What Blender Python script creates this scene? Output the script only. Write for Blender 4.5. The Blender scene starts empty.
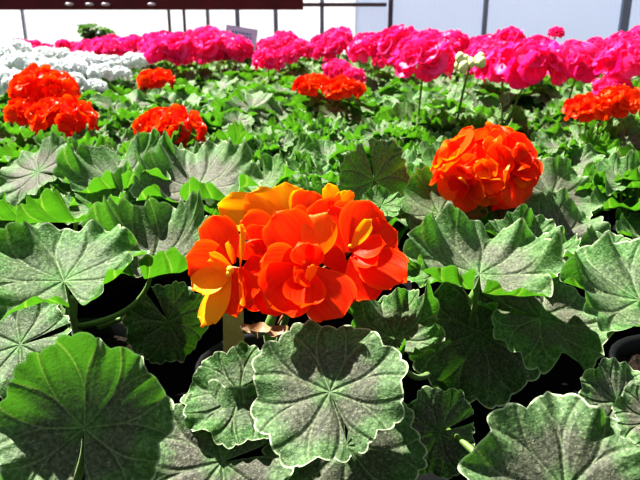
import bpy, bmesh, math, random
import numpy as np
from mathutils import Vector, Matrix, Euler
PI = math.pi
C = bpy.context.scene.collection
rnd = random.Random(11)

# ------------------------------------------------------------------ camera
F = 630.0
CAM = Vector((0, 0, 0.33))
PITCH = math.radians(17.6)
FWD = Vector((0, math.cos(PITCH), -math.sin(PITCH)))
UP = Vector((0, math.sin(PITCH), math.cos(PITCH)))
RT = Vector((1, 0, 0))
def at(px, py, d):
    return CAM + FWD * d + RT * ((px - 320) / F * d) + UP * ((240 - py) / F * d)
cd = bpy.data.cameras.new('camera'); cam = bpy.data.objects.new('camera', cd); C.objects.link(cam)
cam.location = CAM; cam.rotation_euler = (PI / 2 - PITCH, 0, 0)
cd.sensor_width = 36; cd.lens = 36 * F / 640; cd.clip_start = 0.01; cd.clip_end = 60
cd.dof.use_dof = True; cd.dof.focus_distance = 0.33; cd.dof.aperture_fstop = 30
bpy.context.scene.camera = cam

# ------------------------------------------------------------------ light
sun = bpy.data.lights.new('sun', 'SUN'); so = bpy.data.objects.new('sun', sun); C.objects.link(so)
SUN = Vector((-0.42, 0.33, 0.85)).normalized()
so.rotation_euler = (-SUN).to_track_quat('-Z', 'Y').to_euler()
sun.energy = 9.5; sun.angle = math.radians(0.7); sun.color = (1, 0.97, 0.9)
w = bpy.data.worlds.new('world'); bpy.context.scene.world = w; w.use_nodes = True
bg = w.node_tree.nodes['Background']; bg.inputs[0].default_value = (0.86, 0.93, 1, 1); bg.inputs[1].default_value = 0.34
sc = bpy.context.scene
sc.view_settings.view_transform = 'Standard'
try: sc.view_settings.look = 'High Contrast'
except Exception: pass
sc.view_settings.exposure = 0.40
sc.cycles.use_denoising = True
sc.cycles.max_bounces = 8; sc.cycles.transmission_bounces = 6

# ------------------------------------------------------------------ materials
class NT:
    def __init__(s, name):
        s.m = bpy.data.materials.new(name); s.m.use_nodes = True
        s.t = s.m.node_tree; s.t.nodes.clear()
        s.out = s.t.nodes.new('ShaderNodeOutputMaterial')
    def n(s, typ, **kw):
        nd = s.t.nodes.new(typ)
        for k, v in kw.items(): setattr(nd, k, v)
        return nd
    def l(s, a, b): s.t.links.new(a, b)
    def put(s, sock, v):
        if hasattr(v, 'is_linked') or hasattr(v, 'links'): s.l(v, sock)
        else: sock.default_value = v
    def math(s, op, a, b=0.0, c=None, clamp=False):
        nd = s.n('ShaderNodeMath', operation=op, use_clamp=clamp)
        s.put(nd.inputs[0], a); s.put(nd.inputs[1], b)
        if c is not None: s.put(nd.inputs[2], c)
        return nd.outputs[0]
    def smooth(s, x, a, b):
        nd = s.n('ShaderNodeMapRange', interpolation_type='SMOOTHSTEP')
        s.put(nd.inputs[0], x); nd.inputs[1].default_value = a; nd.inputs[2].default_value = b
        return nd.outputs[0]
    def mix(s, f, a, b):
        nd = s.n('ShaderNodeMix', data_type='RGBA')
        s.put(nd.inputs[0], f); s.put(nd.inputs[6], a); s.put(nd.inputs[7], b)
        return nd.outputs[2]
    def noise(s, scale, detail=3, vec=None, rough=0.6):
        nd = s.n('ShaderNodeTexNoise'); nd.inputs['Scale'].default_value = scale
        nd.inputs['Detail'].default_value = detail; nd.inputs['Roughness'].default_value = rough
        if vec is not None: s.l(vec, nd.inputs['Vector'])
        return nd.outputs[0]
    def obj(s): return s.n('ShaderNodeTexCoord').outputs['Object']
    def princ(s, color, rough=0.5, spec=0.5, normal=None, sheen=0.0):
        p = s.n('ShaderNodeBsdfPrincipled')
        s.put(p.inputs['Base Color'], color); s.put(p.inputs['Roughness'], rough)
        p.inputs['Specular IOR Level'].default_value = spec
        if sheen: p.inputs['Sheen Weight'].default_value = sheen; p.inputs['Sheen Roughness'].default_value = 0.4
        if normal is not None: s.l(normal, p.inputs['Normal'])
        return p.outputs[0]
    def bump(s, h, strength, dist):
        b = s.n('ShaderNodeBump'); b.inputs['Strength'].default_value = strength; b.inputs['Distance'].default_value = dist
        s.l(h, b.inputs['Height']); return b.outputs[0]
    def done(s, sh):
        s.l(sh, s.out.inputs[0]); return s.m

def rgb(r, g, b): return (r, g, b, 1)
def simple(name, col, rough=0.6, var=0.25, scale=60, spec=0.3):
    t = NT(name); nz = t.noise(scale, 4, t.obj())
    lo = tuple(c * (1 - var) for c in col) + (1,); hi = tuple(min(1, c * (1 + var)) for c in col) + (1,)
    return t.done(t.princ(t.mix(nz, lo, hi), rough, spec))

def leaf_material(name, dark=1.0, green=0.0, trans=0.40):
    t = NT(name)
    uv = t.n('ShaderNodeUVMap').outputs[0]
    sep = t.n('ShaderNodeSeparateXYZ'); t.l(uv, sep.inputs[0])
    a = t.math('MULTIPLY', sep.outputs[0], 10.0); r = sep.outputs[1]
    a = t.math('SUBTRACT', a, 5.0)                                # veins lie at whole numbers
    d = t.math('ABSOLUTE', t.math('SUBTRACT', a, t.math('ROUND', a)))
    br = t.math('MULTIPLY', t.math('MAXIMUM', t.math('SUBTRACT', r, 0.42), 0.0), 0.55)
    dv = t.math('ABSOLUTE', t.math('SUBTRACT', d, br))            # each vein forks half-way out
    dm = t.math('MULTIPLY', dv, t.math('ADD', r, 0.05))
    vein = t.math('SUBTRACT', 1.0, t.smooth(dm, 0.004, 0.026))
    vein2 = t.math('SUBTRACT', 1.0, t.smooth(dm, 0.0, 0.085))
    co = t.obj()
    n1 = t.noise(55, 4, co); n2 = t.noise(900, 3, co); n3 = t.noise(260, 4, co, 0.7)
    oi = t.n('ShaderNodeObjectInfo').outputs['Random']
    rim = t.smooth(r, 0.965, 0.995)  # whitish fuzzy margin, with backlit rim light painted into its colour
    rr = t.math('ADD', r, t.math('MULTIPLY', t.math('SUBTRACT', n1, 0.5), 0.35))
    zone = t.math('MULTIPLY', t.smooth(rr, 0.10, 0.34), t.math('SUBTRACT', 1.0, t.smooth(rr, 0.55, 0.80)))
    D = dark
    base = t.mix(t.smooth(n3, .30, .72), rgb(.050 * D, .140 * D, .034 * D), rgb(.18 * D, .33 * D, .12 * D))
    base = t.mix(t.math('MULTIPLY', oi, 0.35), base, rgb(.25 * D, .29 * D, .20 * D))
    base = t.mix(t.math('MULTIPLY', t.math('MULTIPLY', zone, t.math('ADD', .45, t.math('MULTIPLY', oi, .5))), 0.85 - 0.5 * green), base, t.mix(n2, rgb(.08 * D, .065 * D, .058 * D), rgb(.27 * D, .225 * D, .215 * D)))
    base = t.mix(t.math('MULTIPLY', vein, 0.60), base, rgb(.30 * D, .37 * D, .22 * D))
    base = t.mix(green, base, rgb(.10, .26, .02))
    n4 = t.noise(620, 2, co, .5); hsv = t.n('ShaderNodeHueSaturation'); t.l(base, hsv.inputs['Color']); t.l(t.math('ADD', .62, t.math('MULTIPLY', t.smooth(n4, .28, .72), .72)), hsv.inputs['Value']); base = hsv.outputs[0]
    speck = t.smooth(n2, 0.62, 0.70)
    base = t.mix(t.math('MULTIPLY', speck, 0.7), base, rgb(.52, .52, .38))
    base = t.mix(t.math('MULTIPLY', rim, 0.85), base, rgb(.62, .70, .48))
    geo = t.n('ShaderNodeNewGeometry')
    under = t.mix(vein2, rgb(.10, .22, .03), rgb(.26, .36, .10))
    under = t.mix(t.math('MULTIPLY', rim, .8), under, rgb(.62, .70, .46))
    col = t.mix(geo.outputs['Backfacing'], base, under)
    vo = t.n('ShaderNodeTexVoronoi', feature='DISTANCE_TO_EDGE'); vo.inputs['Scale'].default_value = 330; t.l(co, vo.inputs['Vector'])
    quilt = t.smooth(vo.outputs['Distance'], 0.0, 0.22)
    h = t.math('ADD', t.math('ADD', t.math('MULTIPLY', vein2, -1.0), t.math('MULTIPLY', quilt, .07)), t.math('ADD', t.math('MULTIPLY', n3, 0.9), t.math('MULTIPLY', n2, 0.35)))
    bmp = t.bump(h, 0.75, 0.0012)
    p = t.princ(col, 0.55, 0.26, bmp, 0.06)
    tr = t.n('ShaderNodeBsdfTranslucent')
    tc = t.mix(vein, rgb(.12, .31, .022), rgb(.28, .44, .07)); tc = t.mix(t.math('MULTIPLY', n3, .5), tc, rgb(.07, .30, .004))
    tc = t.mix(t.math('MULTIPLY', zone, .55), tc, rgb(.05, .17, .01))
    t.l(tc, tr.inputs[0]); t.l(bmp, tr.inputs[1])
    mx = t.n('ShaderNodeMixShader'); mx.inputs[0].default_value = trans
    t.l(p, mx.inputs[1]); t.l(tr.outputs[0], mx.inputs[2])
    return t.done(mx.outputs[0])

def petal_material(name, c0, c1, tr0, tr1, tw=0.5):
    """c0 deep colour, c1 pale tint (petal attribute 'tint'), tr0/tr1 the same for light coming through"""
    t = NT(name)
    at_ = t.n('ShaderNodeAttribute', attribute_name='tint').outputs['Fac']
    uv = t.n('ShaderNodeUVMap').outputs[0]
    mp = t.n('ShaderNodeMapping'); mp.inputs['Scale'].default_value = (26, 2.2, 1); t.l(uv, mp.inputs[0])
    streak = t.noise(1.0, 3, mp.outputs[0]); fine = t.noise(420, 3, t.obj())
    sp = t.n('ShaderNodeSeparateXYZ'); t.l(uv, sp.inputs[0])
    edge = t.smooth(t.math('ABSOLUTE', t.math('SUBTRACT', sp.outputs[0], 0.5)), 0.40, 0.5)
    edge = t.math('MAXIMUM', edge, t.smooth(sp.outputs[1], 0.90, 1.0))  # light rim painted along the petal margin as a paler tint
    f = t.math('ADD', t.math('ADD', at_, t.math('MULTIPLY', edge, 0.16)), t.math('MULTIPLY', t.math('SUBTRACT', streak, 0.5), 0.35), clamp=True)
    col = t.mix(f, rgb(*c0), rgb(*c1)); tc = t.mix(f, rgb(*tr0), rgb(*tr1))
    h = t.math('ADD', streak, t.math('MULTIPLY', fine, 0.4))
    b = t.bump(h, 0.45, 0.0006)
    p = t.princ(col, 0.42, 0.25, b)
    tr = t.n('ShaderNodeBsdfTranslucent'); t.l(tc, tr.inputs[0])
    mx = t.n('ShaderNodeMixShader'); mx.inputs[0].default_value = tw
    t.l(p, mx.inputs[1]); t.l(tr.outputs[0], mx.inputs[2])
    return t.done(mx.outputs[0])

def stem_material(name, a, b):
    t = NT(name); nz = t.noise(120, 3, t.obj())
    p = t.princ(t.mix(nz, rgb(*a), rgb(*b)), 0.5, 0.35, t.bump(t.noise(900, 2, t.obj()), .4, .0006), 0.2)
    return t.done(p)

M = {}
M['leaf'] = leaf_material('geranium leaf')
M['leaf_dark'] = leaf_material('shaded geranium leaf', 0.66, 0.0, 0.10)  # shade of overlying leaves put into a darker copy of the leaf
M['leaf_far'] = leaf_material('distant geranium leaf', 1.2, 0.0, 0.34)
M['leaf_part_shade'] = leaf_material('part shaded geranium leaf', 0.74, 0.0, 0.30)  # darker leaf copy: part shade of the bottom leaves put into its colour
M['leaf_mid'] = leaf_material('middle row geranium leaf', 1.15, 0.0, 0.40)
M['leaf_young'] = leaf_material('young geranium leaf', 1.2, 0.35, 0.42)
M['red'] = petal_material('scarlet petal', (.86, .030, .006), (1, .44, .014), (1, .026, .005), (1, .46, .006), .40)  # orange ends stand for sunlight on the petals, painted through tint
M['redfar'] = petal_material('bright scarlet petal', (.88, .022, .006), (1, .20, .008), (1, .020, .005), (1, .26, .006), .30)
M['pink'] = petal_material('magenta petal', (.92, .012, .22), (1, .17, .50), (1, .02, .26), (1, .20, .54), .42)
M['white'] = petal_material('white petal', (.74, .77, .81), (.84, .85, .87), (.70, .74, .72), (.8, .82, .82), .42)
M['stem'] = stem_material('green stem', (.09, .17, .035), (.20, .31, .09))
M['stem_red'] = stem_material('reddish pedicel', (.20, .13, .05), (.30, .10, .06))
M['bract'] = stem_material('papery bract', (.16, .10, .05), (.34, .24, .13))
M['bud'] = stem_material('pale bud', (.45, .52, .20), (.75, .75, .45))
M['stamen'] = stem_material('yellow stamen', (.85, .32, .01), (.95, .55, .05))
M['pot'] = simple('black pot plastic', (.010, .010, .011), .45, .4, 40)
M['mat'] = simple('black bench fabric', (.009, .009, .010), .9, .5, 300, .1)
t = NT('potting soil'); n1 = t.noise(320, 5, t.obj(), .75); n2 = t.noise(900, 2, t.obj())
cs = t.mix(t.smooth(n1, .35, .72), rgb(.006, .005, .005), rgb(.075, .055, .040))
cs = t.mix(t.smooth(n2, .68, .74), cs, rgb(.22, .18, .14))
M['soil'] = t.done(t.princ(cs, .95, .1, t.bump(n1, 1, .004)))
M['tag'] = simple('tan strip', (.50, .42, .20), .6, .35, 90)
M['post'] = simple('grey painted steel', (.34, .38, .46), .5, .1, 6)
M['beam'] = simple('dark red painted timber', (.11, .026, .034), .5, .45, 5)
M['rail'] = simple('grey brown rail', (.17, .14, .15), .5, .2, 6)
M['chrome'] = simple('pale metal clip', (.55, .55, .62), .3, .1, 6)
M['sign'] = simple('pale sign card', (.52, .58, .80), .5, .06, 20)
M['ink'] = simple('blue grey ink', (.22, .28, .52), .6, .2, 30)

def wall_material(name, col, tcol, rib):
    t = NT(name)
    wv = t.n('ShaderNodeTexWave', wave_type='BANDS', bands_direction='X'); wv.inputs['Scale'].default_value = rib
    t.l(t.obj(), wv.inputs['Vector'])
    nz = t.noise(1.4, 3, t.obj())
    k = t.math('ADD', t.math('MULTIPLY', wv.outputs[1], .10), t.math('MULTIPLY', nz, .18))
    c = t.mix(k, rgb(*col), rgb(*(x * .80 for x in col)))
    p = t.princ(c, .4, .3)
    tr = t.n('ShaderNodeBsdfTranslucent'); t.l(t.mix(k, rgb(*tcol), rgb(*(x * .8 for x in tcol))), tr.inputs[0])
    mx = t.n('ShaderNodeMixShader'); mx.inputs[0].default_value = .72
    t.l(p, mx.inputs[1]); t.l(tr.outputs[0], mx.inputs[2])
    return t.done(mx.outputs[0])
M['film'] = wall_material('bright white greenhouse film', (.97, .97, .99), (.99, .99, 1), 2)  # whiter than the sheet: the left side's overexposure put into its colour
M['sheet'] = wall_material('ribbed polycarbonate sheet', (.74, .78, .87), (.70, .74, .83), 9)

# ------------------------------------------------------------------ mesh tools
def link(name, me, parent=None):
    o = bpy.data.objects.new(name, me); C.objects.link(o)
    if parent is not None: o.parent = parent
    return o
def mesh(name, V, Fc, mat, uv=None, tint=None, smooth=True):
    me = bpy.data.meshes.new(name)
    me.from_pydata([tuple(v) for v in V], [], [tuple(f) for f in Fc]); me.materials.append(mat)
    if smooth: me.polygons.foreach_set('use_smooth', [True] * len(me.polygons))
    if uv is not None:
        l = me.uv_layers.new(name='UVMap')
        idx = np.empty(len(me.loops), dtype=np.int32); me.loops.foreach_get('vertex_index', idx)
        l.data.foreach_set('uv', np.asarray(uv, dtype=np.float32)[idx].ravel())
    if tint is not None:
        a = me.attributes.new('tint', 'FLOAT', 'POINT'); a.data.foreach_set('value', np.asarray(tint, dtype=np.float32))
    me.update(); return me

class Geo:
    """collects pieces that end up as ONE mesh"""
    def __init__(s): s.V = []; s.F = []; s.UV = []; s.T = []; s.n = 0
    def add(s, V, Fc, UV=None, T=None):
        V = np.asarray(V, dtype=float)
        s.V.append(V); s.F += [tuple(i + s.n for i in f) for f in Fc]
        s.UV.append(np.zeros((len(V), 2)) if UV is None else np.asarray(UV)); s.T.append(np.zeros(len(V)) if T is None else np.asarray(T))
        s.n += len(V)
    def mesh(s, name, mat, smooth=True):
        return mesh(name, np.vstack(s.V), s.F, mat, np.vstack(s.UV), np.concatenate(s.T), smooth)

def grid_faces(na, nb, wrap=False, off=0):
    out = []
    for i in range(na - 1 if not wrap else na):
        i2 = (i + 1) % na
        for j in range(nb - 1):
            out.append((off + i * nb + j, off + i2 * nb + j, off + i2 * nb + j + 1, off + i * nb + j + 1))
    return out

def tube(P, R, sides=8, cap=True):
    P = [Vector(p) for p in P]; V = []; n = len(P)
    ref = None
    for i, p in enumerate(P):
        tg = (P[min(i + 1, n - 1)] - P[max(i - 1, 0)]).normalized()
        if ref is None: ref = tg.orthogonal().normalized()
        ref = (ref - tg * ref.dot(tg)).normalized(); b = tg.cross(ref)
        for k in range(sides):
            a = 2 * PI * k / sides; V.append(p + (ref * math.cos(a) + b * math.sin(a)) * R[i])
    Fc = []
    for i in range(n - 1):
        for k in range(sides):
            k2 = (k + 1) % sides
            Fc.append((i * sides + k, i * sides + k2, (i + 1) * sides + k2, (i + 1) * sides + k))
    if cap:
        Fc.append(tuple(range(sides))[::-1]); Fc.append(tuple((n - 1) * sides + k for k in range(sides)))
    return np.array([tuple(v) for v in V]), Fc
def bez(a, b, c, n=10):
    return [a * ((1 - t) ** 2) + b * (2 * t * (1 - t)) + c * (t * t) for t in [i / (n - 1) for i in range(n)]]

def lathe(prof, sides=28):
    V = []; 
    for r, z in prof:
        for k in range(sides):
            a = 2 * PI * k / sides; V.append((r * math.cos(a), r * math.sin(a), z))
    Fc = []
    for i in range(len(prof) - 1):
        for k in range(sides):
            k2 = (k + 1) % sides; Fc.append((i * sides + k, i * sides + k2, (i + 1) * sides + k2, (i + 1) * sides + k))
    return np.array(V), Fc
def box(x0, x1, y0, y1, z0, z1):
    V = [(x0, y0, z0), (x1, y0, z0), (x1, y1, z0), (x0, y1, z0), (x0, y0, z1), (x1, y0, z1), (x1, y1, z1), (x0, y1, z1)]
    return V, [(0, 3, 2, 1), (4, 5, 6, 7), (0, 1, 5, 4), (1, 2, 6, 5), (2, 3, 7, 6), (3, 0, 4, 7)]
def blob(c, r, seg=8, rings=6, sz=1.0):
    V = []; Fc = []
    for i in range(rings + 1):
        th = PI * i / rings
        for k in range(seg):
            a = 2 * PI * k / seg; V.append((c[0] + r * math.sin(th) * math.cos(a), c[1] + r * math.sin(th) * math.sin(a), c[2] + r * sz * math.cos(th)))
    for i in range(rings):
        for k in range(seg):
            k2 = (k + 1) % seg; Fc.append((i * seg + k, i * seg + k2, (i + 1) * seg + k2, (i + 1) * seg + k))
    return np.array(V), Fc

# leaf blade in local space: petiole joins at the origin, +Y to the tip, +Z the upper face, unit radius
def leaf_geo(seed, NA=180, NR=14, cup=.22, ruff=.13, lobes=.05, teeth=.03, fold=0.0, droop=0.0, T=174, freq=3.0, roll=0.0, lip=0.00, frill=.035, bend=0.0, phase=None, squash=1.0):
    r = random.Random(seed)
    T = math.radians(T); ph = r.uniform(0, 6.28) if phase is None else phase; ph2 = r.uniform(0, 6.28)
    th = np.linspace(-T, T, NA); u = th / T * 4.0                    # veins at whole u
    irr = sum(r.uniform(-.035, .035) * np.cos(k * th + r.uniform(0, 6.28)) for k in range(1, 5))
    base = 1 - .16 * (np.abs(th) / T) ** 3
    tooth = np.abs(np.sin(PI * u * 3 + 1.1 * np.sin(th * 2 + ph2))) ** .7 * .75 + np.abs(np.sin(PI * u * 2)) * .25
    rad = base * (1 + irr + lobes * np.cos(2 * PI * u) + teeth * 1.5 * (tooth * 2 - 1))
    rr = np.concatenate([[0.0, .06], np.linspace(.16, .93, NR - 4), [.975, 1.0]])
    A, Rr = np.meshgrid(th, rr, indexing='ij'); U = np.meshgrid(u, rr, indexing='ij')[0]
    RD = rad[:, None] * Rr
    X = RD * np.sin(A); Y = RD * np.cos(A) * squash
    Z = cup * RD ** 2
    Z = Z + ruff * RD ** 3 * (np.cos(freq * A + ph) + .5 * np.cos((freq * 2 + 1) * A + ph2))
    Z = Z + .022 * RD ** 2 * np.cos(2 * PI * U + PI) * np.clip(Rr * 1.5, 0, 1) + .010 * RD * np.exp(-((U - np.round(U)) / .14) ** 2) * -1
    Z = Z + frill * RD ** 4 * (np.sin(2 * PI * U * 1.5 + ph) + .6 * np.sin(2 * PI * U * 2.6 + ph2) + .8 * np.cos(2 * PI * U + PI))
    Z = Z + bend * np.clip(Y, -.25, None) ** 2
    Z = Z + fold * np.abs(X) + droop * np.clip(Y, 0, None) ** 2
    if roll:
        e = np.clip((Rr - .62) / .38, 0, 1); Z = Z + roll * e * e * (0.6 + .4 * np.cos(2 * A + ph))
    if lip:                                                       # the margin nearest the leaf stalk turns up
        e = np.clip((Rr - .60) / .40, 0, 1); Z = Z + lip * e ** 1.5 * np.clip(.35 - np.cos(A), 0, 1)
    # keep arc length: pull the margin in where it climbs
    k = 1 / np.sqrt(1 + (np.abs(Z) / np.maximum(RD, .05)) ** 2)
    X = X * k; Y = Y * k
    V = np.stack([X, Y, Z], -1).reshape(-1, 3)
    UV = np.stack([(U + 5.0) / 10.0, Rr], -1).reshape(-1, 2)
    return V, grid_faces(NA, len(rr)), UV

def frame_from(n, tip):
    z = n.normalized(); y = (tip - z * tip.dot(z)).normalized(); x = y.cross(z)
    return np.array([list(x), list(y), list(z)]).T
def put(V, fr, R, pos):
    return (V * R) @ fr.T + np.array(list(pos))

# petal from base to tip with a chosen facing
def petal_geo(base, tip, width, facing, cup=.25, curl=.1, nu=12, nv=9, seed=0, tint=0.0, ruff=.04, point=0.0, tgrad=.0):
    r = random.Random(seed)
    base = Vector(base); tip = Vector(tip); L = (tip - base).length; y = (tip - base) / L
    z = (facing - y * facing.dot(y)).normalized(); x = y.cross(z)
    us = 1 - (1 - np.linspace(0, 1, nu)) ** 1.7; vs = np.linspace(-1, 1, nv)
    p1, p2 = r.uniform(0, 6), r.uniform(0, 6)
    V = []; UV = []; Tn = []
    for u in us:
        if u < .58: wd = .16 + .84 * math.sin(u / .58 * PI / 2) ** 1.15
        else:
            q = (u - .58) / .42; wd = math.sqrt(max(0, 1 - q ** (2.2 - point)))
        wd = max(wd, .02) * width / 2
        for v in vs:
            xx = v * wd
            uu = u - .05 * (v * v) * (u > .9)
            zz = cup * width * (v * v) * .5 * min(1, u * 2) + curl * L * u * u - .10 * cup * L * math.sin(PI * u)
            zz += ruff * L * u * u * (math.sin(3.1 * v + p1) + .5 * math.sin(6.3 * v + 4 * u + p2))
            V.append(base + x * xx + y * (uu * L) + z * zz); UV.append((v * .5 + .5, u)); Tn.append(min(1, max(0, tint + tgrad * (u - .5))))
    return np.array([tuple(v) for v in V]), grid_faces(nu, nv), np.array(UV), np.array(Tn)

def tag(o, label, cat, group=None):
    o['label'] = label; o['category'] = cat
    if group: o['group'] = group
    return o
def empty(name, loc):
    o = bpy.data.objects.new(name, None); C.objects.link(o); o.location = loc; o.empty_display_size = .02; return o
def struct(name, me):
    o = link(name, me); o['kind'] = 'structure'; return o

# ------------------------------------------------------------------ setting
V, Fc = box(-6, 6, -.4, 6.4, -.06, 0); struct('floor', mesh('floor', V, Fc, M['mat'], smooth=False))
WY = 5.6
g = Geo(); V, Fc = box(-6, .30, WY, WY + .01, 0, 2.6); g.add(V, Fc)
struct('wall_back', g.mesh('wall_back', M['film'], False))
g = Geo(); V, Fc = box(.30, 6, WY, WY + .01, 0, 2.6); g.add(V, Fc)
struct('wall_back.001', g.mesh('wall_back', M['sheet'], False))
def on_wall(px, py, Y):                      # point on the vertical plane y = Y seen at a pixel
    d = FWD + RT * ((px - 320) / F) + UP * ((240 - py) / F)
    return CAM + d * (Y / d.y)
def post(px0, px1, py1=0, Y=WY - .06, mat='post', lean=0.0, k=1):
    a = on_wall(px0, 30, Y); b = on_wall(px1, 30, Y); g = Geo()
    V, Fc = box(a.x, b.x, Y - .02, Y + .02, 0, 2.55); V = np.array(V, dtype=float)
    V[:, 0] += lean * V[:, 2]
    g.add(V, Fc); struct('trim_%d' % k, g.mesh('trim', M[mat], False))
post(24, 25.5, k=1); post(169, 171, k=2, mat='rail'); post(184, 186, k=3, mat='rail'); post(207, 210, k=4); post(236, 240, k=5); post(274, 278, k=6)
post(320, 324, k=7); post(388, 392, k=8, mat='rail'); post(482, 486, k=9); post(619, 627, k=10)
Yb = 4.75
a = on_wall(-160, -4, Yb); b = on_wall(303, 9.5, Yb)
g = Geo(); V, Fc = box(a.x, b.x, Yb, Yb + .06, b.z, b.z + .13); g.add(V, Fc)
bm_ = struct('trim_11', g.mesh('trim', M['beam'], False))
for i, px in enumerate((70, 90, 106, 152)):
    p = on_wall(px, 4.5, Yb); V, Fc = blob((p.x, p.y - .012, p.z), .034, 10, 6, .42)
    struct('trim_%d' % (12 + i), mesh('trim', V, Fc, M['chrome']))
a = on_wall(300, 5, WY - .05); b = on_wall(386, 2.5, WY - .05); g = Geo(); V, Fc = box(a.x, b.x, WY - .1, WY - .04, a.z - .012, a.z + .014); g.add(V, Fc)
struct('trim_16', g.mesh('trim', M['rail'], False))

# ------------------------------------------------------------------ shared meshes
pot_me = {}
def pot_mesh(sides):
    if sides not in pot_me:
        V, Fc = lathe([(.001, .0), (.040, .0), (.041, .002), (.050, .092), (.0535, .092), (.0545, .108), (.0525, .109), (.0495, .106), (.047, .09), (.040, .05)], sides)
        g = Geo(); g.add(V, Fc); pm = g.mesh('pot', M['pot'])
        r = random.Random(5); V = []; nr = 7
        for i in range(nr):
            for k in range(sides):
                a = 2 * PI * k / sides; q = i / (nr - 1); V.append((.0485 * q * math.cos(a), .0485 * q * math.sin(a), .098 + (r.uniform(-.003, .003) if 0 < i < nr - 1 else 0) - .002 * q))
        Fc = []
        for i in range(nr - 1):
            for k in range(sides):
                k2 = (k + 1) % sides; Fc.append((i * sides + k, (i + 1) * sides + k, (i + 1) * sides + k2, i * sides + k2))
        g = Geo(); g.add(V, Fc); pot_me[sides] = (pm, g.mesh('soil', M['soil']))
    return pot_me[sides]
def add_pot(root, sides=28):
    pm, sm = pot_mesh(sides)
    link('pot', pm, root); link('soil', sm, root)

mid_leaf = []
for i in range(10):
    V, Fc, UV = leaf_geo(100 + i, 110, 10, cup=rnd.uniform(.10, .38), ruff=rnd.uniform(.13, .26), fold=rnd.uniform(-.05, .2), freq=rnd.choice([2, 3, 3, 4]), droop=rnd.uniform(-.2, .05), lobes=.06, teeth=.035, frill=rnd.uniform(.04, .08), roll=rnd.uniform(0, .08), lip=rnd.uniform(-.06, .06))
    V = V * .034
    mid_leaf.append((mesh('leaf', V, Fc, M['leaf_mid'], UV), mesh('leaf', V, Fc, M['leaf_young'], UV), (V, Fc, UV)))
low_leaf = []
for i in range(6):
    low_leaf.append(leaf_geo(300 + i, 56, 7, cup=rnd.uniform(.08, .32), ruff=rnd.uniform(.12, .22), fold=rnd.uniform(0, .12), freq=3, droop=rnd.uniform(-.25, 0), lobes=.07, teeth=.03))

def head_geo(seed, nfl, R, fr, npet, nu, nv, flat=.72, tint=(0, .5)):
    """umbel of florets on a flattened ball of radius R, florets of radius fr"""
    r = random.Random(seed); g = Geo()
    for i in range(nfl):
        z = 1 - 1.45 * (i + .5) / nfl; a = i * 2.39996 + r.uniform(-.3, .3); q = math.sqrt(max(0, 1 - z * z))
        n = Vector((q * math.cos(a), q * math.sin(a), z)); c = Vector((n.x, n.y, n.z * flat)) * (R - fr * .35) * r.uniform(.88, 1.05)
        n = (n + Vector((r.uniform(-.35, .35), r.uniform(-.35, .35), r.uniform(-.1, .4)))).normalized()
        t1 = n.orthogonal().normalized(); t2 = n.cross(t1); ph = r.uniform(0, 6.28); ft = r.uniform(*tint)
        for k in range(npet):
            inner = k >= 5
            b = ph + 2 * PI * k / min(5, npet) + (0.6 if inner else 0) + r.uniform(-.2, .2); op = r.uniform(.45, .8) if inner else r.uniform(.05, .5)
            d = (t1 * math.cos(b) + t2 * math.sin(b)) * math.cos(op) + n * math.sin(op)
            L = fr * (.65 if inner else 1) * r.uniform(.85, 1.12)
            V, Fc, UV, T = petal_geo(c, c + d * L, L * r.uniform(.85, 1.1), n, r.uniform(.05, .4), r.uniform(-.25, .2), nu, nv, r.random(), max(0, ft + r.uniform(-.2, .2)))
            g.add(V, Fc, UV, T)
    return g
heads = {}
for key, mat in (('red', 'redfar'), ('pink', 'pink'), ('white', 'white')):
    heads[key] = [head_geo(40 + i + len(key) * 9, 30 if key != 'pink' else 22, .046, (.38 if key != 'pink' else .48) * .046, 7, 6, 5, .56 if key == 'red' else .72, (0, .5) if key != 'white' else (0, 1)).mesh('flower_head', M[mat]) for i in range(4)]

# ------------------------------------------------------------------ plants
def stem_between(root, a, b, r0, r1, name, mat='stem', bow=.2, n=12, sides=8, rel=True):
    a = Vector(a); b = Vector(b); o = root.location if rel else Vector()
    mid = (a + b) / 2; h = Vector((mid.x * .5 + b.x * .5, mid.y * .5 + b.y * .5, mid.z)); c = mid * (1 - bow) + Vector((a.x, a.y, b.z)) * bow
    P = bez(a - o, c - o, b - o, n); V, Fc = tube(P, [r0 + (r1 - r0) * i / (n - 1) for i in range(n)], sides)
    g = Geo(); g.add(V, Fc); return link(name, g.mesh(name, M[mat]), root)

def new_plant(x, y, label, group=None, sides=28):
    root = empty('geranium_plant', (x, y, 0)); tag(root, label, 'plant', group); add_pot(root, sides); return root
def crown_of(root): return Vector((root.location.x, root.location.y, .125))

def main_stem(root):
    o = root.location; g = Geo(); r = random.Random(int(o.x * 1000) * 7 + int(o.y * 1000))
    P = [Vector((0, 0, .094)), Vector((.002, .003, .112)), Vector((-.002, .001, .135)), Vector((.003, -.002, .15))]
    V, Fc = tube(P, [.0052, .005, .0042, .003], 8); g.add(V, Fc); return link('main_stem', g.mesh('main_stem', M['stem']), root)

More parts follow.
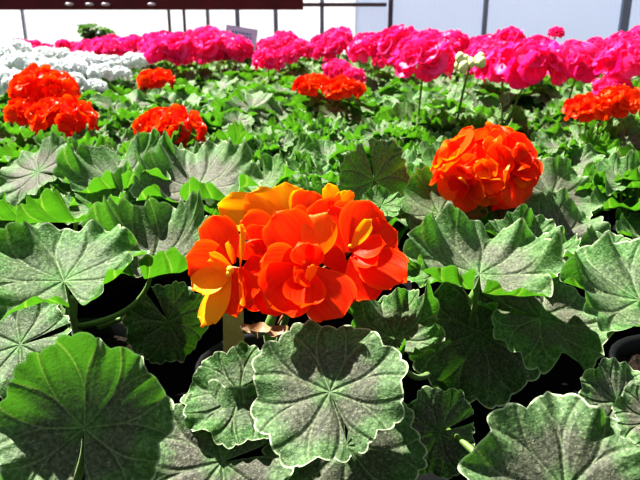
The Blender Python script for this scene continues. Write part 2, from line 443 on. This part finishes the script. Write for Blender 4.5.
def place_leaf(root, px, py, d, Rpx, ang, n, seed, mat='leaf', crown=None, pet=True, **kw):
    """a blade whose petiole joint shows at (px, py) at depth d; ang = direction of its tip on the picture (degrees, 90 up); n = normal"""
    pos = at(px, py, d); R = Rpx * d / F; n = Vector(n).normalized()
    s = RT * math.cos(math.radians(ang)) + UP * math.sin(math.radians(ang))
    vd = (pos - CAM).normalized(); tip = s - vd * (s.dot(n) / vd.dot(n))
    V, Fc, UV = leaf_geo(seed, **kw); o = root.location
    fr = frame_from(n, tip)
    W = V * R
    me = mesh('leaf', W, Fc, M[mat], UV); lf = link('leaf', me, root)
    m4 = Matrix.Identity(4)
    for i in range(3):
        for j in range(3): m4[i][j] = fr[i][j]
    m4.translation = pos - o; lf.matrix_local = m4
    if pet:
        c = crown if crown is not None else crown_of(root)
        c = Vector(c); inv = m4.inverted()
        L = (pos - c).length
        b = pos - n * L * .35 - Vector(tip).normalized() * L * .18
        P = [inv @ (p - o) for p in bez(c, b, pos - n * .0006, 14)]
        V, Fc = tube(P, [.0024 - .0010 * i / 13 for i in range(14)], 8); g = Geo(); g.add(V, Fc)
        link('petiole', g.mesh('petiole', M['stem']), lf)
    return lf

def auto_leaves(root, n, seed, Lr=(.06, .105), Rr=(.028, .044), zc=.125, sector=None, young=.18, top=.2):
    """a dome of leaves as separate parts, all their petioles in one part"""
    r = random.Random(seed); g = Geo(); ph = r.uniform(0, 6.28)
    for i in range(n):
        q = (i + .5) / n; el = math.radians(78 - 66 * q + r.uniform(-8, 8)); az = ph + i * 2.39996 + r.uniform(-.3, .3)
        out = Vector((math.cos(az), math.sin(az), 0)); L = r.uniform(*Lr) * (1 - .25 * (1 - q))
        p = Vector((0, 0, zc)) + out * L * math.cos(el) + Vector((0, 0, 1)) * L * math.sin(el) * .95
        p.z = min(p.z, top)
        wgt = r.uniform(-.05, .55); nn = (Vector((0, 0, 1)) + out * wgt + Vector((r.uniform(-.25, .25), r.uniform(-.25, .25), 0))).normalized()
        R = r.uniform(*Rr) * (.78 + .28 * min(1, q * 2)); y = r.random() < young
        fr = frame_from(nn, out + Vector((r.uniform(-.5, .5), r.uniform(-.5, .5), 0)))
        lf = link('leaf', r.choice(mid_leaf)[1 if y else 0], root)
        m4 = Matrix.Identity(4)
        for a in range(3):
            for b in range(3): m4[a][b] = fr[a][b] * R / .034
        m4.translation = p; lf.matrix_local = m4
        b = p - nn * L * .4; V, Fc = tube(bez(Vector((0, 0, zc - .01)), b, p, 8), [.0021 - .0001 * k for k in range(8)], 6); g.add(V, Fc)
    link('petioles', g.mesh('petioles', M['stem']), root)

foliage_me = []
for i in range(6):
    g = Geo(); r = random.Random(70 + i); ph = r.uniform(0, 6)
    for k in range(26):
        q = (k + .5) / 26; el = math.radians(80 - 66 * q + r.uniform(-8, 8)); az = ph + k * 2.39996; out = Vector((math.cos(az), math.sin(az), 0)); L = r.uniform(.075, .12)
        p = Vector((0, 0, .115)) + out * L * math.cos(el) * 1.1 + Vector((0, 0, 1)) * L * math.sin(el) * .95
        nn = (Vector((0, 0, 1)) + out * r.uniform(.1, .9) + Vector((r.uniform(-.3, .3), r.uniform(-.3, .3), 0))).normalized()
        V, Fc, UV = r.choice(low_leaf); fr = frame_from(nn, out + Vector((r.uniform(-.5, .5), r.uniform(-.5, .5), 0)))
        g.add(put(V, fr, r.uniform(.028, .048), p), Fc, UV)
    foliage_me.append(g.mesh('foliage', M['leaf_far'] if i % 6 else M['leaf_young']))

def add_head(root, pos, R, key, k, stem_r=.0017):
    """a flower stem with its umbel; the umbel's shared mesh is scaled to radius R"""
    c = Vector((root.location.x, root.location.y, .12))
    stem_between(root, c, pos - Vector((0, 0, R * .35)), stem_r * 1.2, stem_r, 'flower_stem', 'stem', .35, 9, 6)
    o = link('flower_head', heads[key][k % 4], root); o.location = pos - root.location; o.scale = (R / .046,) * 3; o.rotation_euler = (0, 0, (k * 1.7) % 6.28)
    return o

planted = []
def free(x, y, dist): return all((x - a) ** 2 + (y - b) ** 2 > dist * dist for a, b in planted)

# ================================================================= foreground plants, leaf by leaf
hero = new_plant(-.035, .405, 'geranium whose big orange-red bloom stands in the middle of the picture'.replace(' in the middle of the picture', ' over a large dark round leaf'))
left = new_plant(-.185, .430, 'geranium with dusty grey cupped leaves at the left edge, beside the big orange bloom')
fleft = new_plant(-.125, .235, 'geranium with a sunlit green backlit leaf filling the bottom left corner')
right = new_plant(.120, .455, 'geranium with a broad grey-green ruffled leaf just right of the big orange bloom')
fright = new_plant(.110, .225, 'geranium with a broad dust-speckled leaf in the bottom right corner')
eright = new_plant(.265, .400, 'geranium whose pale round leaf reaches in from the right edge')
fmid = new_plant(-.010, .215, 'geranium under the big dark round leaf at the bottom middle')
for p in (hero, left, fleft, right, fright, eright, fmid):
    planted.append((p.location.x, p.location.y)); main_stem(p)

HI = dict(NA=264, NR=18)
# bottom left, backlit
place_leaf(fleft, 84, 428, .262, 88, 86, (.14, -.71, .67), 1, mat='leaf_part_shade', cup=.14, bend=.62, ruff=.12, lobes=.035, teeth=.022, freq=3, phase=2.6, crown=(-.115, .235, .13), frill=.05, **HI)
place_leaf(fleft, 222, 462, .300, 82, 195, (-.05, -.55, .8), 2, mat='leaf_part_shade', cup=.10, ruff=.08, lobes=.07, crown=(-.07, .25, .13), **HI)
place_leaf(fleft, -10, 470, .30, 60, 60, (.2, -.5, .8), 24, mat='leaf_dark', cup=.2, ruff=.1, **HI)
# left
place_leaf(left, 64, 281, .365, 84, 112, (.08, -.26, .96), 3, lip=0.15, cup=.10, ruff=.16, lobes=.06, teeth=.028, fold=.22, freq=2, phase=.6, frill=.05, **HI)
place_leaf(left, 152, 264, .43, 70, 68, (.05, -.34, .93), 4, lip=0.23, cup=.55, ruff=.15, lobes=.05, fold=.05, freq=3, phase=3.4, frill=.05, **HI)
place_leaf(left, 75, 222, .47, 55, 100, (-.1, .30, .95), 5, mat='leaf_young', cup=.30, ruff=.2, lobes=.06, **HI)
place_leaf(left, 22, 220, .50, 44, 120, (-.1, .20, .95), 25, mat='leaf_young', cup=.35, ruff=.2, lobes=.06, **HI)
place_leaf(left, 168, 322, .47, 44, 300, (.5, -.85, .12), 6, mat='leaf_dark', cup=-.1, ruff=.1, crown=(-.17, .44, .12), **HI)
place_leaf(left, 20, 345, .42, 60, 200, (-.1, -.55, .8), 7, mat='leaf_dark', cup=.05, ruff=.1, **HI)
# hero leaves
place_leaf(hero, 330, 392, .292, 80, 112, (-.06, -.54, .84), 8, mat='leaf_part_shade', cup=.05, ruff=.07, lobes=.05, teeth=.028, T=177, frill=.02, crown=(-.03, .37, .12), **HI)
place_leaf(hero, 240, 394, .318, 56, 178, (-.15, -.50, .85), 9, mat='leaf_part_shade', cup=.10, ruff=.10, lobes=.05, teeth=.03, crown=(-.04, .38, .12), **HI)
place_leaf(fmid, 346, 446, .312, 80, 268, (.05, -.66, .75), 10, mat='leaf_part_shade', cup=-.02, ruff=.12, lobes=.05, teeth=.03, crown=(.005, .25, .115), **HI)
place_leaf(right, 394, 338, .335, 52, 118, (-.08, -.50, .86), 11, lip=0.23, cup=.45, ruff=.34, lobes=.10, teeth=.035, freq=3, phase=2.2, crown=(.09, .40, .12), frill=.08, **HI)
# right
place_leaf(right, 480, 274, .37, 76, 82, (.0, -.30, .95), 12, lip=0.19, cup=.34, ruff=.20, lobes=.06, teeth=.028, freq=3, phase=2.6, frill=.07, **HI)
place_leaf(right, 528, 250, .42, 46, 60, (.1, -.35, .93), 13, lip=0.15, cup=.35, ruff=.2, frill=.06, **HI)
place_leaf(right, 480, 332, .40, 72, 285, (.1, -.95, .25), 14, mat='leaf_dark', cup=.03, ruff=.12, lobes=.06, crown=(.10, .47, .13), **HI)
place_leaf(right, 540, 318, .385, 66, 345, (.05, -.36, .93), 15, lip=0.10, cup=-.05, ruff=.26, lobes=.06, freq=2, fold=.2, frill=.06, **HI)
place_leaf(right, 440, 268, .40, 36, 190, (-.2, -.5, .85), 27, mat='leaf_young', cup=.35, ruff=.2, **HI)
place_leaf(eright, 640, 300, .345, 80, 150, (-.02, -.34, .94), 16, lip=0.20, cup=.28, ruff=.16, lobes=.05, frill=.05, **HI)
place_leaf(eright, 615, 262, .45, 40, 140, (.0, -.4, .9), 28, cup=.2, ruff=.15, **HI)
place_leaf(fright, 566, 492, .238, 98, 95, (.0, -.64, .77), 17, mat='leaf_part_shade', cup=.10, ruff=.10, lobes=.06, teeth=.022, frill=.05, crown=(.11, .225, .125), **HI)
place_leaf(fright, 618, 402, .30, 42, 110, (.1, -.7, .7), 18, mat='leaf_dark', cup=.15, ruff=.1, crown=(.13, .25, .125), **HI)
place_leaf(fright, 652, 420, .225, 36, 160, (-.1, -.6, .8), 19, mat='leaf_part_shade', cup=.10, ruff=.1, crown=(.125, .22, .125), **HI)
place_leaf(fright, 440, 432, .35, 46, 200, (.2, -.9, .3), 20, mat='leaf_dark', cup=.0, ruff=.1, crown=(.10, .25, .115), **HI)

# ---- hero bloom, petal by petal; sunlit petals get a painted orange tint
HB = at(300, 262, .345)
stem_between(hero, (-.03, .395, .12), HB - Vector((0, 0, .022)), .0027, .0022, 'flower_stem', 'stem', .3)
gg = Geo()
fl_c = dict(centre=(304, 268, .318), left=(232, 268, .326), right=(350, 252, .328), top=(282, 214, .352), topr=(338, 205, .352), back=(300, 292, .352))
for k, (px, py, d) in fl_c.items():
    P = bez(HB - Vector((0, 0, .024)), HB - Vector((0, 0, .010)), at(px, py, d + .004), 7); V, Fc = tube([p - hero.location for p in P], [.0011] * 7, 6); gg.add(V, Fc)
for i in range(5):
    a = i * 1.3; c = HB - Vector((0, 0, .024)) - hero.location
    P = bez(c, c + Vector((math.cos(a) * .008, math.sin(a) * .008, .002)), c + Vector((math.cos(a) * .016, math.sin(a) * .016 - .004, -.006)), 6); V, Fc = tube(P, [.0007, .0009, .0012, .0014, .0011, .0004], 6); gg.add(V, Fc)
hh = link('flower_head', gg.mesh('flower_head', M['stem_red']), hero)
def floret(petals, extra=None):
    g = Geo()
    for i, (b, tp, wpx, fc, cup, curl, tint, *rest) in enumerate(petals):
        kw = rest[0] if rest else {}
        bb = at(*b) - hero.location; tt = at(*tp) - hero.location
        V, Fc, UV, T = petal_geo(bb, tt, wpx * tp[2] / F, Vector(fc), cup, curl, 18, 13, i * 3.7 + b[0], tint, **kw); g.add(V, Fc, UV, T)
    return link('floret', g.mesh('floret', M['red']), hh)
CF = (0, -1, .25)
fc_ = floret([
    ((308, 262, .318), (276, 212, .320), 52, (-.1, -.9, .35), .30, .06, .12),
    ((312, 262, .317), (326, 212, .318), 38, (.25, -.9, .25), -.25, .04, .40),
    ((306, 266, .317), (266, 309, .306), 62, (.25, -.85, .45), .38, .10, .05),
    ((312, 268, .318), (342, 318, .309), 58, (.05, -.95, .15), -.12, .02, .06),
    ((306, 268, .319), (258, 262, .312), 46, (-.1, -.9, .3), .3, .12, .10),
    ((310, 270, .316), (300, 312, .303), 44, (.0, -.8, .6), .45, .15, .05),
    ((308, 266, .315), (296, 240, .309), 26, (.1, -.9, .3), .5, .2, .02),
    ((311, 268, .314), (321, 242, .309), 22, (-.3, -.9, .2), .6, .2, .05),
    ((305, 272, .314), (292, 285, .304), 26, (.3, -.8, .4), .6, .2, .10),
    ((309, 282, .312), (312, 262, .304), 12, (.3, -.9, .2), .3, .1, .95),
])
fl_ = floret([
    ((233, 264, .326), (213, 215, .328), 42, (-.3, -.85, .3), .22, .05, .12),
    ((232, 266, .326), (186, 256, .322), 44, (-.3, -.9, .3), .25, .06, .12),
    ((231, 268, .325), (192, 292, .317), 32, (-.25, -.75, .6), .25, .05, .95),
    ((230, 270, .325), (202, 328, .316), 30, (-.35, -.8, .45), -.2, .03, .95),
    ((236, 268, .325), (240, 318, .317), 34, (-.5, -.8, .1), .45, .05, .10),
    ((239, 268, .324), (252, 302, .320), 34, (-.3, -.9, .2), .3, .05, .08),
    ((240, 268, .322), (243, 224, .317), 14, (-.8, -.5, .1), -.3, .03, .75),
    ((238, 270, .320), (246, 306, .312), 12, (-.9, -.4, .1), .3, .06, .55),
    ((230, 268, .321), (206, 262, .314), 11, (-.2, -.7, .7), .3, .1, .80),
    ((231, 266, .321), (208, 252, .316), 10, (-.2, -.8, .5), .3, .1, .60),
    ((233, 264, .321), (230, 240, .316), 10, (-.5, -.8, .2), .3, .1, .70),
])
fr_ = floret([
    ((350, 252, .328), (368, 200, .330), 46, (.15, -.9, .35), .22, .05, .08),
    ((348, 252, .328), (332, 206, .332), 36, (-.2, -.9, .3), -.15, .04, .05),
    ((352, 252, .328), (398, 232, .326), 46, (.25, -.8, .5), .22, .05, .05),
    ((352, 254, .327), (407, 282, .316), 50, (.1, -.75, .65), .22, .04, .05),
    ((352, 256, .327), (376, 300, .322), 44, (.1, -.95, .15), .2, .0, .03),
    ((351, 248, .326), (373, 219, .318), 16, (-.45, -.75, .3), .3, .03, .95, dict(point=-.6)),
    ((354, 252, .324), (388, 246, .315), 26, (.1, -.7, .7), .45, .10, .04),
    ((354, 256, .323), (378, 268, .313), 22, (.1, -.7, .7), .45, .10, .05),
])
ft_ = floret([
    ((288, 224, .345), (218, 206, .352), 40, (-.1, -.85, .5), .25, .02, .92),
    ((284, 222, .348), (247, 196, .352), 40, (-.1, -.9, .3), .15, .05, .95),
    ((286, 220, .350), (286, 182, .352), 36, (.0, -1, .1), .25, .02, 1.0, dict(point=.7)),
    ((296, 220, .350), (302, 188, .350), 22, (.1, -1, .1), .3, .02, .95),
    ((280, 232, .338), (240, 222, .338), 34, (-.1, -.9, .45), .2, .02, .25),
    ((300, 230, .336), (284, 214, .336), 40, (0, -.9, .4), .2, .02, .10),
    ((304, 222, .345), (316, 192, .348), 40, (0, -.9, .4), .2, .02, .20),
])
fu_ = floret([
    ((336, 216, .346), (328, 183, .346), 18, (.1, -1, .1), .5, .05, .95),
    ((340, 216, .345), (345, 190, .345), 20, (.2, -.9, .2), .4, .05, .95),
    ((348, 204, .340), (350, 190, .340), 11, (.1, -1, .1), .3, .02, .70),
    ((328, 220, .343), (318, 200, .343), 36, (0, -.9, .4), .3, .02, .15),
    ((345, 222, .342), (352, 202, .342), 34, (.2, -.9, .4), .3, .02, .10),
])
fb_ = floret([
    ((270, 268, .332), (262, 292, .330), 40, (-.1, -1, .2), .2, .02, .02),
    ((262, 250, .336), (270, 226, .334), 44, (-.1, -1, .3), .2, .02, .04),
    ((252, 256, .334), (258, 276, .330), 30, (-.1, -1, .2), .2, .02, .02),
    ((322, 262, .334), (344, 250, .330), 44, (.1, -1, .2), .2, .02, .03),
    ((336, 262, .334), (352, 286, .330), 44, (.1, -1, .2), .2, .02, .02),
    ((320, 240, .336), (330, 220, .334), 40, (.1, -1, .3), .2, .02, .05),
    ((280, 284, .336), (262, 314, .332), 36, (-.1, -1, .2), .2, .02, .02),
    ((258, 284, .338), (252, 312, .336), 32, (0, -1, .1), .2, .02, .03),
    ((268, 288, .340), (276, 312, .338), 30, (0, -1, .1), .2, .02, .03),
    ((356, 276, .338), (360, 300, .336), 26, (0, -1, .1), .2, .02, .03),
    ((330, 284, .340), (322, 308, .338), 34, (0, -1, .1), .2, .02, .03),
    ((260, 262, .338), (252, 238, .334), 40, (0, -1, .2), .2, .02, .03),
    ((330, 246, .340), (338, 226, .336), 40, (0, -1, .2), .2, .02, .03),
    ((372, 262, .340), (384, 282, .336), 34, (.2, -1, .2), .2, .02, .03),
])
g = Geo()
for px, py, d, r_ in ((230, 270, .318, .0022), (228, 274, .317, .0016), (304, 262, .312, .0010), (350, 246, .322, .0010)):
    V, Fc = blob(at(px, py, d) - hero.location, r_, 10, 8); g.add(V, Fc)
st = link('stamens', g.mesh('stamens', M['stamen']), hh)
g = Geo()
for b, tp, wpx, fc in (((262, 322, .345), (258, 340, .338), 24, (0, -.6, .8)), ((272, 326, .345), (284, 342, .336), 22, (.1, -.6, .8)), ((254, 326, .35), (242, 334, .345), 14, (-.1, -.6, .8))):
    V, Fc, UV, T = petal_geo(at(*b) - hero.location, at(*tp) - hero.location, wpx * tp[2] / F, Vector(fc), .6, .2, 12, 9, wpx, .5, ruff=.12); g.add(V, Fc, UV, T)
link('bract', g.mesh('bract', M['bract']), hero)

# a narrow tan strip standing in the soil behind the hero bloom
tl = at(226, 306, .43); tg = Geo(); V, Fc = box(-.0072, .0072, -.0006, .0006, -.07, .0); V = np.array(V, dtype=float); V[:, 0] *= np.where(V[:, 2] < -.03, 1.12, 1); tg.add(V, Fc)
to = link('tan_strip', tg.mesh('tan_strip', M['tag'], False)); to.location = at(233, 300, .445); to.rotation_euler = (.1, .03, .1)
tag(to, 'narrow tan strip standing in dark potting soil below the big orange bloom', 'plant tag')

# ================================================================= second red geranium
def big_head(root, px, py, d, R, seed, n=22, fr=.42, flat=.85, mat='red', tint=(0, .5)):
    pos = at(px, py, d); stem_between(root, (root.location.x, root.location.y, .12), pos - Vector((0, 0, R * .4)), .0026, .0020, 'flower_stem', 'stem', .3)
    g = Geo(); r = random.Random(seed); c0 = pos - root.location
    for i in range(n):
        V, Fc = tube([c0 - Vector((0, 0, R * .45)), c0 + Vector((r.uniform(-1, 1), r.uniform(-1, 1), r.uniform(-.2, .6))) * R * .4], [.0009, .0008], 5); g.add(V, Fc)
    h = link('flower_head', g.mesh('flower_head', M['stem_red']), root)
    for i in range(n):
        z = 1 - 1.75 * (i + .5) / n; a = i * 2.39996 + r.uniform(-.3, .3); q = math.sqrt(max(0, 1 - z * z)); nn = Vector((q * math.cos(a), q * math.sin(a), z))
        c = c0 + Vector((nn.x, nn.y, nn.z * flat)) * R * (1 - fr * .45) * r.uniform(.9, 1.06); nn = (nn + Vector((r.uniform(-.3, .3), r.uniform(-.3, .3), r.uniform(-.1, .3)))).normalized()
        t1 = nn.orthogonal().normalized(); t2 = nn.cross(t1); ph = r.uniform(0, 6.28); ft = r.uniform(*tint); g = Geo()
        for k in range(8):
            inner = k >= 5; b = ph + 2 * PI * k / (5 if not inner else 3) + r.uniform(-.2, .2); op = r.uniform(.6, 1.0) if inner else r.uniform(0, .3)
            dd = (t1 * math.cos(b) + t2 * math.sin(b)) * math.cos(op) + nn * math.sin(op); L = R * fr * (.62 if inner else 1) * r.uniform(.85, 1.12)
            V, Fc, UV, T = petal_geo(c, c + dd * L, L * r.uniform(.85, 1.1), nn, r.uniform(.1, .4), r.uniform(-.2, .2), 9, 7, r.random(), max(0, ft + r.uniform(-.2, .3) * (1 if not inner else 2))); g.add(V, Fc, UV, T)
        link('floret', g.mesh('floret', M[mat]), h)
    return h
red2 = new_plant(.150, .655, 'geranium with one full orange-red ball of bloom behind the ruffled leaf')
planted.append((.150, .655)); main_stem(red2)
big_head(red2, 487, 169, .575, .0455, 5, 17, .58, flat=.74, tint=(0, .28))
auto_leaves(red2, 14, 21, top=.185)
place_leaf(red2, 440, 214, .60, 50, 120, (-.1, -.45, .9), 31, cup=.3, ruff=.14, lobes=.06, NA=150)
place_leaf(red2, 552, 196, .60, 46, 70, (.1, -.55, .85), 32, cup=.15, ruff=.14, lobes=.06, NA=150)
place_leaf(red2, 560, 240, .55, 52, 40, (.1, -.6, .8), 33, cup=.2, ruff=.18, lobes=.06, NA=150)

# left second row with cupped mauve leaves
lrow = new_plant(-.175, .640, 'geranium with two fan-shaped mauve-grey leaves in the second row behind the dusty leaf')
planted.append((-.175, .640)); main_stem(lrow)
place_leaf(lrow, 120, 181, .60, 58, 95, (.0, -.30, .95), 41, lip=0.17, cup=.36, ruff=.22, lobes=.05, NA=200, phase=3.2, frill=.06)
place_leaf(lrow, 198, 188, .58, 64, 55, (-.05, -.34, .94), 42, lip=0.17, cup=.34, ruff=.18, lobes=.05, NA=200, frill=.06)
place_leaf(lrow, 120, 210, .56, 42, 80, (.1, -.3, .95), 43, mat='leaf_young', cup=.4, ruff=.2, NA=150)
place_leaf(lrow, 165, 208, .57, 36, 60, (.1, -.3, .95), 44, cup=.4, ruff=.2, NA=150)
place_leaf(lrow, 38, 172, .66, 42, 170, (-.2, -.5, .85), 45, cup=.1, ruff=.12, NA=150)
auto_leaves(lrow, 9, 24, top=.17)

mrow = new_plant(.000, .640, 'leafy geranium with a wide dark leaf directly behind the big orange bloom')
planted.append((.0, .640)); main_stem(mrow); auto_leaves(mrow, 20, 27)
place_leaf(mrow, 374, 180, .57, 46, 280, (.55, -.82, .12), 46, mat='leaf_dark', cup=.0, ruff=.1, NA=150)
place_leaf(mrow, 382, 205, .46, 22, 60, (.0, -.4, .9), 47, mat='leaf_young', cup=.25, ruff=.2, NA=150)

def leafy(x, y, label, n, seed, group=None, **kw):
    p = new_plant(x, y, label, group, 20); planted.append((x, y)); main_stem(p); auto_leaves(p, n, seed, **kw); return p
leafy(.330, .620, 'leafy geranium at the right edge in front of the row of red blooms', 20, 51)
leafy(-.355, .600, 'leafy geranium in deep shade at the left edge under the stacked red blooms', 14, 52, top=.16)
leafy(-.33, .43, 'geranium mostly cut off by the left edge of the picture', 10, 53, top=.17)

# ================================================================= flowering plants farther back
def flowering(label, specs, key, near=True, seed=0, group=None, dx=0.0, dy=.05):
    c = sum((at(px, py, d) for px, py, wd, d in specs), Vector()) / len(specs)
    x, y = c.x + dx, c.y + dy
    for _ in range(40):
        if free(x, y, .125): break
        x = c.x + rnd.uniform(-.07, .07); y = c.y + rnd.uniform(.0, .12)
    root = new_plant(x, y, label, group, 20 if near else 12); planted.append((x, y))
    if near: main_stem(root); auto_leaves(root, 20, 900 + seed)
    else:
        f = link('foliage', foliage_me[seed % 6], root); f.rotation_euler = (0, 0, seed * 1.3)
    for k, (px, py, wd, d) in enumerate(specs): add_head(root, at(px, py, d), wd * d / F / 2, key, k + seed)
    return root
flowering('geranium with a stack of scarlet blooms at the left edge in front of white flowers', [(44, 90, 64, .95), (63, 119, 62, .88), (30, 112, 46, .92)], 'red', True, 1)
flowering('geranium with a scarlet bloom half hidden behind two mauve-grey leaves', [(170, 130, 66, .86)], 'red', True, 2)
flowering('geranium with a small single scarlet bloom before the white flowers', [(156, 81, 36, 1.6)], 'red', False, 3)
flowering('geranium with a pair of scarlet blooms behind the leafy centre of the bed', [(314, 86, 36, 1.3), (344, 90, 38, 1.25)], 'red', False, 4)
flowering('geranium with scarlet blooms at the right edge below the magenta flowers', [(588, 110, 44, .88), (620, 103, 48, .90)], 'red', True, 5)

flowering('geranium with a domed magenta bloom standing alone at the front of the pink rows', [(424, 60, 60, 1.05)], 'pink', True, 10)
flowering('geranium with two full magenta blooms just right of the pale buds', [(530, 66, 66, 1.05), (503, 68, 48, 1.1)], 'pink', True, 11)
flowering('geranium with wide magenta blooms cut off by the right edge', [(630, 62, 56, 1.0), (612, 90, 36, 1.0)], 'pink', True, 12)
flowering('geranium with a magenta bloom between the full pair and the right edge', [(578, 66, 54, 1.2)], 'pink', True, 13)
tall = flowering('geranium with one small magenta bloom on the tallest stalk', [(556, 33, 15, 1.5), (540, 58, 44, 1.5)], 'pink', False, 14)
flowering('geranium with a high magenta bloom left of the tallest stalk', [(510, 40, 30, 1.6), (490, 58, 40, 1.5)], 'pink', False, 15)
flowering('geranium with magenta bloom and a thin bud stalk beside the right post', [(616, 42, 9, 1.6), (598, 52, 34, 1.6)], 'pink', False, 16)
flowering('geranium with two low magenta blooms above the scarlet pair', [(338, 72, 30, 1.6), (354, 77, 22, 1.55)], 'pink', False, 17)
flowering('geranium with a low pink bloom left of the centre beside the small sign', [(268, 61, 30, 1.9)], 'pink', False, 18)
buds = new_plant(.23, 1.10, 'geranium with a pale green bud cluster between two magenta blooms', None, 20); planted.append((.23, 1.10)); main_stem(buds); auto_leaves(buds, 18, 77)
bp = at(470, 66, 1.0); stem_between(buds, (.23, 1.10, .12), bp, .0022, .002, 'flower_stem', 'stem', .3)
g = Geo(); r = random.Random(4)
for i in range(13):
    V, Fc = blob(bp - buds.location + Vector((r.uniform(-.02, .02), r.uniform(-.015, .015), r.uniform(-.006, .014))), r.uniform(.005, .008), 8, 6, 1.3); g.add(V, Fc)
link('bud_cluster', g.mesh('bud_cluster', M['bud']), buds)

WG = 'white geraniums in the left of the bed'
for i, (px, py, wd, d) in enumerate(((18, 66, 36, 1.75), (52, 74, 40, 1.6), (84, 66, 36, 1.75), (112, 67, 30, 1.8), (8, 84, 40, 1.4), (72, 84, 30, 1.5), (46, 58, 28, 2.0), (100, 74, 26, 1.65), (132, 62, 22, 2.0), (2, 56, 30, 1.95))):
    x, y = at(px, py, d).x, at(px, py, d).y
    specs = [(px, py, wd, d), (px + rnd.uniform(14, 24), py + rnd.uniform(-7, 5), wd * .8, d + .05)]
    flowering('white-flowered geranium among the white blooms between red and pink flowers', specs, 'white', False, 30 + i, WG)

mk = [(400, 44, 42, 1.7), (380, 47, 36, 1.9), (452, 44, 32, 2.0), (338, 40, 30, 2.3), (322, 46, 26, 2.5), (484, 48, 30, 1.9), (235, 50, 34, 2.2), (205, 46, 44, 2.2), (180, 50, 40, 2.0), (160, 46, 34, 2.5), (285, 44, 30, 2.3), (300, 50, 26, 2.2), (135, 48, 30, 2.6), (110, 50, 34, 2.3), (90, 50, 24, 2.6), (575, 54, 30, 1.9), (640, 42, 36, 1.7), (430, 40, 26, 2.2), (365, 44, 26, 2.4), (225, 42, 26, 2.6)]
PG = 'pink geraniums in the far rows'
for i, (px, py, wd, d) in enumerate(mk):
    sp = [(px, py, wd, d), (px + rnd.uniform(-.3, .3) * wd * 2, py + rnd.uniform(2, 7), wd * .85, d - .04)]
    flowering('pink-flowered geranium in the distant rows before the white wall', sp, 'pink', False, 50 + i, PG)

# ================================================================= filler plants
GN = 'green geraniums without blooms in the middle rows'
cand = []
y = .80
while y < 4.5:
    st_ = .165 if y < 1.3 else (.19 if y < 2.2 else .235)
    hw = y * .56 + .12; x = -hw + rnd.uniform(0, st_)
    while x < hw:
        cand.append((x + rnd.uniform(-.03, .03), y + rnd.uniform(-.03, .03), st_)); x += st_
    y += st_ * .92
nf = 0
for i, (x, y, s_) in enumerate(cand):
    if not free(x, y, s_ * .72): continue
    planted.append((x, y)); px = 320 + F * x / (y * 1.02)
    if y < 1.25:
        p = new_plant(x, y, 'leafy green geranium without blooms in the rows between the red blooms', GN, 16); main_stem(p); auto_leaves(p, 18, 500 + i)
    else:
        pink = y > 2.25 or (x > .28 and y > 1.9 and i % 3 == 0)
        white = (not pink) and px < 120 and y > 1.4 and i % 2 == 0
        lab = 'pink-flowered geranium in the distant rows before the white wall' if pink else ('white-flowered geranium among the white blooms between red and pink flowers' if white else 'leafy green geranium without blooms in the rows between the red blooms')
        p = new_plant(x, y, lab, PG if pink else (WG if white else GN), 10)
        f = link('foliage', foliage_me[i % 6], p); f.rotation_euler = (0, 0, i * 1.3); f.scale = (1.12, 1.12, 1.0 if pink else .98)
        if pink or white:
            for k in range(rnd.choice((1, 1, 2, 2)) if pink else 2):
                R = rnd.uniform(.030, .046)
                pos = Vector((x + rnd.uniform(-.08, .08), y + rnd.uniform(-.08, .08), (rnd.uniform(.24, .305) if pink else rnd.uniform(.22, .26))))
                add_head(p, pos, R, 'pink' if pink else 'white', i + k)
    nf += 1

# ================================================================= far bits: sign and dark shrub
sp = at(241, 38, 3.0)
sg = Geo(); V, Fc = box(-.075, .075, -.003, .003, -.05, .05); sg.add(V, Fc)
so_ = empty('row_sign', (sp.x, sp.y, 0)); tag(so_, 'small pale blue sign card on a stake among the far pink flowers', 'sign')
cd_ = link('sign_card', sg.mesh('sign_card', M['sign'], False), so_); cd_.location = (0, 0, sp.z); cd_.rotation_euler = (-.15, .16, .1)
sg = Geo()
for z, x0, x1 in ((.022, -.05, .045), (.004, -.035, .05), (-.016, -.045, .02)):
    xs = x0
    while xs < x1:
        w_ = rnd.uniform(.008, .018); V, Fc = box(xs, min(xs + w_, x1), -.0042, -.0032, z - .005, z + .005); sg.add(V, Fc); xs += w_ + .005
link('lettering', sg.mesh('lettering', M['ink'], False), cd_)
sg = Geo(); V, Fc = box(-.008, .008, .004, .012, 0, sp.z); sg.add(V, Fc); link('stake', sg.mesh('stake', M['post'], False), so_)

bp = at(97, 33, 4.3); bush = empty('shrub', (bp.x, bp.y, 0)); tag(bush, 'dark green leafy shrub rising above the far pink row at the left', 'shrub')
g = Geo(); r = random.Random(9)
for i in range(220):
    a = r.uniform(0, 6.28); q = math.sqrt(r.random()); p = Vector((math.cos(a) * q * .11, math.sin(a) * q * .08, bp.z + .045 * r.uniform(-2.5, 1) * (1 - .4 * q) - .02 * math.cos(a)))
    V, Fc, UV = r.choice(low_leaf); nn = Vector((r.uniform(-.6, .6), r.uniform(-.8, .3), 1)).normalized()
    g.add(put(V, frame_from(nn, Vector((math.cos(a), math.sin(a), 0))), r.uniform(.018, .03), p), Fc, UV)
link('foliage', g.mesh('foliage', M['leaf']), bush)
g = Geo(); V, Fc = tube([Vector((0, 0, 0)), Vector((.005, 0, bp.z * .5)), Vector((0, 0, bp.z))], [.012, .01, .005], 8); g.add(V, Fc); link('trunk', g.mesh('trunk', M['stem']), bush)
print('plants', len(planted))
